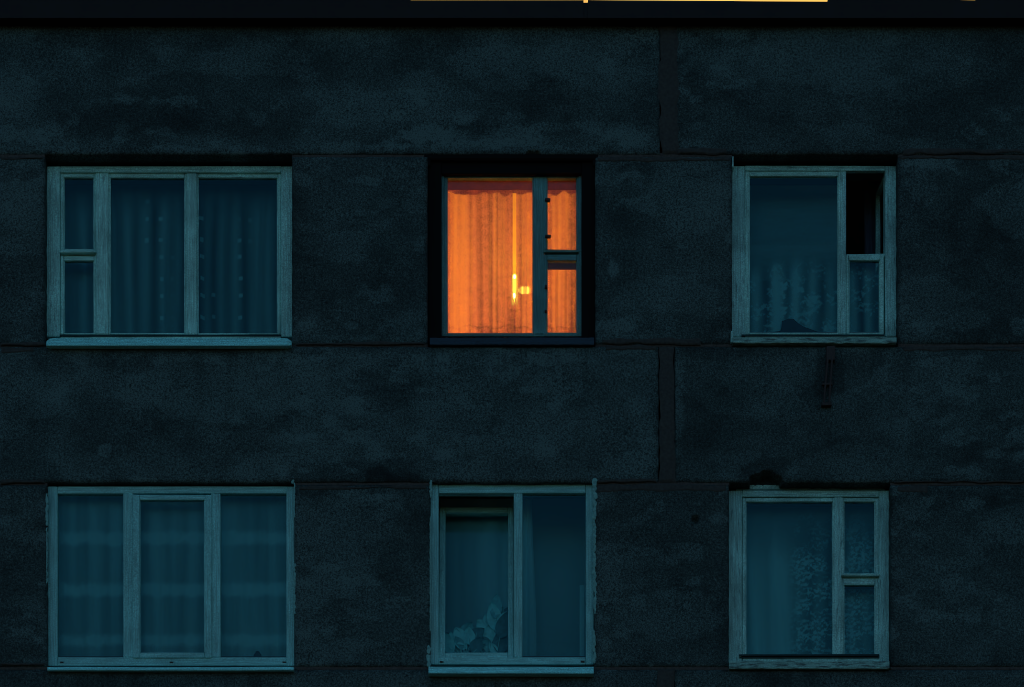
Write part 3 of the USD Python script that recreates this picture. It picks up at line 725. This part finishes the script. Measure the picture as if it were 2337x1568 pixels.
# mounting foam squeezed out beside the frame
def foam(px_, y0, y1, out, seed):
    out = out * .72
    r = np.random.default_rng(seed)
    ms = []
    yv = y0
    while yv < y1:
        rr = r.uniform(.5, 1.0) ** 1.5 * out
        c = P(px_ + r.uniform(-.4, .5) * out, yv, .004)
        ic = trimesh.creation.icosphere(2, 1.0)
        vv = ic.vertices * (1 + .5 * (meshkit.fbm(ic.vertices * 2.2 + seed + yv, 3, 3)[:, None] - .5))
        ms.append(trimesh.Trimesh(vv * np.array([rr, rr * .4, rr * 1.5]) / SC + c, ic.faces, process=False))
        yv += rr * r.uniform(.7, 1.8)
    put(W, 'filler_foam', trimesh.util.concatenate(ms), FOAM, smooth=True)
foam(1357, 1096, 1185, 8, 1); foam(1356, 1190, 1330, 6, 2); foam(1358, 1335, 1400, 6.5, 4); foam(1356, 1440, 1512, 6, 3); foam(983, 1098, 1135, 4, 5); foam(978, 1478, 1518, 8, 6); foam(982, 1180, 1440, 2.5, 8)
W_ll = B + '/window_003'
W = W_ll
foam(107, 1128, 1200, 5.5, 11); foam(107, 1205, 1330, 3.0, 12); foam(672, 1290, 1400, 4, 13); foam(672, 1104, 1180, 2.5, 14); foam(668, 1096, 1102, 5, 15)
def weave_lm(px, py, u, fo, X, Z):
    w = .58 + .3 * (fbm(X, Z * .06, 8, 3, 101) - .5)
    return w + .22 * smooth(1085, 1115, px) + .04 * fo
curtain('net_curtain', 'thin pale curtain behind the tilted leaf of the lower middle window', 1005, 1110, 1178, 1535, .42, 4, .008, weave_lm, seed=51)
curtain('roller_blind', 'plain drawn blind behind the right light of the lower middle window', 1184, 1110, 1345, 1535, .60, 1.2, .002,
        lambda px, py, u, fo, X, Z: .58 + .1 * (fbm(X, Z, 3, 3, 103) - .5), seed=54, category='blind')
curtain('net_curtain', 'narrow drawn curtain beside the mullion of the lower middle window', 1180, 1110, 1224, 1535, .36, 12, .01, lambda px, py, u, fo, X, Z: .8 + .1 * fo, seed=52,
        shift=lambda py, u: (u - .3) * (-.055 * (1 - smooth(1120, 1450, py))))
curtain('net_curtain', 'short strip of curtain at the right jamb of the lower middle window', 1323, 1335, 1333, 1530, .16, 14, .004, lambda px, py, u, fo, X, Z: .75 + .1 * fo, seed=53)

def leaf(c, ang, ln, wd, lean, bend, r):
    t = np.linspace(0, 1, 9); w = np.array([-1, -.5, 0, .5, 1])
    L_, Wd = np.meshgrid(t, w, indexing='ij')
    half = wd * np.sin(np.pi * np.clip(L_, .02, 1) ** .75) ** .8
    x = Wd * half; z = L_ * ln; y = lean * L_ ** 2 * ln + bend * (1 - np.abs(Wd)) * wd * .4
    z = z - .35 * ln * L_ ** 3 * abs(lean)
    X = c[0] + x * math.cos(ang) + z * math.sin(ang); Z = c[2] - x * math.sin(ang) + z * math.cos(ang)
    return np.stack([X, c[1] + y, Z], -1).reshape(-1, 3), grid(9, 5)

def plant(name, label, px_, d0, leaves, stem_top, seed):
    r = np.random.default_rng(seed)
    base = P(px_, 1499, d0)
    T = thing(name, label, 'houseplant')
    lv, lf, n = [], [], 0
    more = [(lx + r.uniform(-16, 16), ly + r.uniform(-14, 14), ang + r.uniform(-50, 50), ln * r.uniform(.55, .9), wd * r.uniform(.6, .95)) for lx, ly, ang, ln, wd in leaves * 2]
    for (lx, ly, ang, ln, wd) in leaves + more:
        c = P(lx, ly, d0 + r.uniform(-.03, .03))
        v, f_ = leaf(c, math.radians(ang), ln / SC, wd / SC, r.uniform(-.35, .35), r.uniform(.3, 1), r)
        put(T, 'leaf', (v, f_), LEAVES[int(r.integers(3))], smooth=True)
        # stalk from the pot to the leaf
        lv.append(trimesh.creation.cylinder(radius=.0025, segment=[base + (0, 0, -.03), c], sections=6))
    put(T, 'stalks', trimesh.util.concatenate(lv), LEAF)
    put(T, 'pot', trimesh.Trimesh(*(lambda m: (m.vertices + base + (0, 0, -.11), m.faces))(trimesh.creation.revolve(np.array([[.001, 0], [.05, 0], [.065, .1], [.07, .1], [.07, .115], [.06, .115], [.055, .09], [.001, .09]]), sections=28))), POT, smooth=30)
plant('leafy_houseplant', 'pale leafy houseplant standing low at the left behind the tilted leaf', 1060, .27,
      [(1050, 1490, -60, 60, 16), (1060, 1470, -30, 45, 17), (1065, 1470, 10, 52, 20), (1075, 1475, 42, 60, 18), (1040, 1480, -45, 40, 15), (1090, 1485, 65, 55, 15), (1030, 1492, -15, 50, 14), (1080, 1490, 25, 40, 16), (1055, 1452, 35, 40, 15)], 0, 1)
plant('leafy_houseplant', 'taller pale houseplant close to the mullion behind the tilted leaf', 1132, .28,
      [(1125, 1470, -35, 66, 18), (1135, 1440, -12, 70, 18), (1140, 1455, 22, 66, 19), (1130, 1410, 4, 60, 15), (1148, 1480, 40, 58, 17), (1120, 1490, -62, 50, 15), (1140, 1490, 10, 60, 20), (1145, 1420, 30, 50, 14), (1120, 1440, -50, 44, 13)], 0, 2)

# --- lower right: old wood, floral lace
W = thing('window', 'worn old window under a broken piece of lintel', parent=B)
d = .10
f = Bars()
f.bar(1662, 1119, 1694, 1514, d, d + .12, .006).bar(2006, 1119, 2033, 1514, d, d + .12, .006).bar(1694.4, 1119, 2005.6, 1133.5, d + .002, d + .12, .005).bar(1694.4, 1499, 2005.6, 1510, d + .004, d + .12, .004)
f.bar(1904, 1134, 1921, 1499, d + .008, d + .12, .006)
f.bar(1921.4, 1316, 2005.6, 1322, d + .025, d + .12, .003)
f.bar(1680, 1107, 2020, 1117, d + .02, d + .1, .004)
f.done(W, 'frame', OLD_PAINT_WORN)
Bars().bar(1920, 1309.5, 2008, 1313.5, d - .014, d + .03, .003).done(W, 'drip_or_gap_strip', OLD_PAINT_WORN)
sash(W, 1694.5, 1136, 1908, 1497, 7, 8.5, 7, 4, d + .012, OLD_PAINT_WORN)
sash(W, 1918.5, 1136, 2006, 1311, 7, 9, 9, 3, d + .012, OLD_PAINT_WORN)
sash(W, 1918.5, 1320, 2006, 1497, 7, 14, 9, 4, d + .012, OLD_PAINT_WORN)
lining(W, 1696, 1908, 1144.5, d + .05, d + .145); lining(W, 1920, 2004, 1144.5, d + .05, d + .145); lining(W, 1920, 2004, 1333.5, d + .05, d + .145)
Bars().bar(1687, 1492.5, 2006.5, 1496.5, d - .016, d + .02, .003).done(W, 'drip_or_gap_strip', DARK_GAP_BAR)
Bars().bar(1687, 1499, 2006.5, 1502, d - .006, d + .02, .003).done(W, 'drip_or_gap_strip', DARK_GAP_BAR)
# broken filler seen in the hole over the window
t = np.linspace(0, np.pi, 18)
cr = np.array([[P(1746 + 50 * math.cos(q), 0, d)[0], P(0, 1114 - 12 * math.sin(q), d)[2]] for q in t])
vv = np.vstack([np.column_stack([cr[:, 0], np.full(18, d + .03), cr[:, 1]]), np.column_stack([cr[:, 0], np.full(18, d + .1), cr[:, 1]])])
hh_ = trimesh.Trimesh(vv, ConvexHull(vv).simplices); hh_.fix_normals()
put(W, 'frame_filler', hh_, plain('old_filler', (.07, .19, .20), .9, .4, 40., .4))
Bars().bar(1660, 1080, 2036, 1098, .17, .30, .001, 0).done(W, 'head_packing', TAR_WOOD)
sill(W, 1664, 2030, 1507, 1526, SILL_OLD, out=.03, tilt=.03, worn=1)
room(W, 1664, 2031, 1119, 1512)
def weave_lr(px, py, u, fo, X, Z):
    e = smooth(1140, 1300, py + 60 * (fbm(X, Z, 2, 2, 111) - .5))
    left = 1 - smooth(1795, 1830, px + 14 * (fbm(X, Z, 3, 2, 112) - .5))
    w = .24 + e * left * (.56 + .16 * fo + .8 * (fbm(X, Z * .05, 7, 3, 113) - .5))
    fl = fbm(X, Z, 52, 3, 114); fl3 = np.abs(fbm(X, Z, 26, 3, 116) - .5)
    fl2 = fbm(X + 3, Z, 9, 4, 115)
    lace = np.maximum(smooth(.52, .57, fl) * smooth(.30, .56, fl2), .9 * (1 - smooth(.015, .035, fl3)) * smooth(.36, .56, fl2))
    w = w + (1 - left) * e * (.12 + .75 * lace + .10 * fo)
    return w + .12 * (px > 1905) * e
curtain('net_curtain', 'lace curtain with a floral right half in the lower right window', 1680, 1115, 2022, 1530, .265, 6.5, .010, weave_lr, seed=61, res=.006)

# ------------------------------------------------------------------ bracket under the upper right sill
b0 = P(1895, 792)
T = thing('wall_bracket', 'rusty iron bracket hanging down the wall under the upper right window', 'bracket')
Bars().bar(1886, 789, 1906, 822, -.035, .01, .004).done(T, 'mounting_plate', RUST)
def rod(p0, p1, r0):
    return trimesh.creation.cylinder(radius=r0, segment=[p0, p1], sections=10)
put(T, 'rod', rod(P(1899, 818, -.03), P(1892, 921, -.025), .009), RUST, smooth=30)
put(T, 'rod', rod(P(1889, 818, -.03), P(1880, 921, -.025), .009), RUST, smooth=30)
Bars().bar(1875, 918, 1898, 925, -.04, .01, .003).done(T, 'foot_clip', RUST)
Bars().bar(1877, 873, 1900, 878, -.035, -.005, .002).done(T, 'cross_strap', RUST)
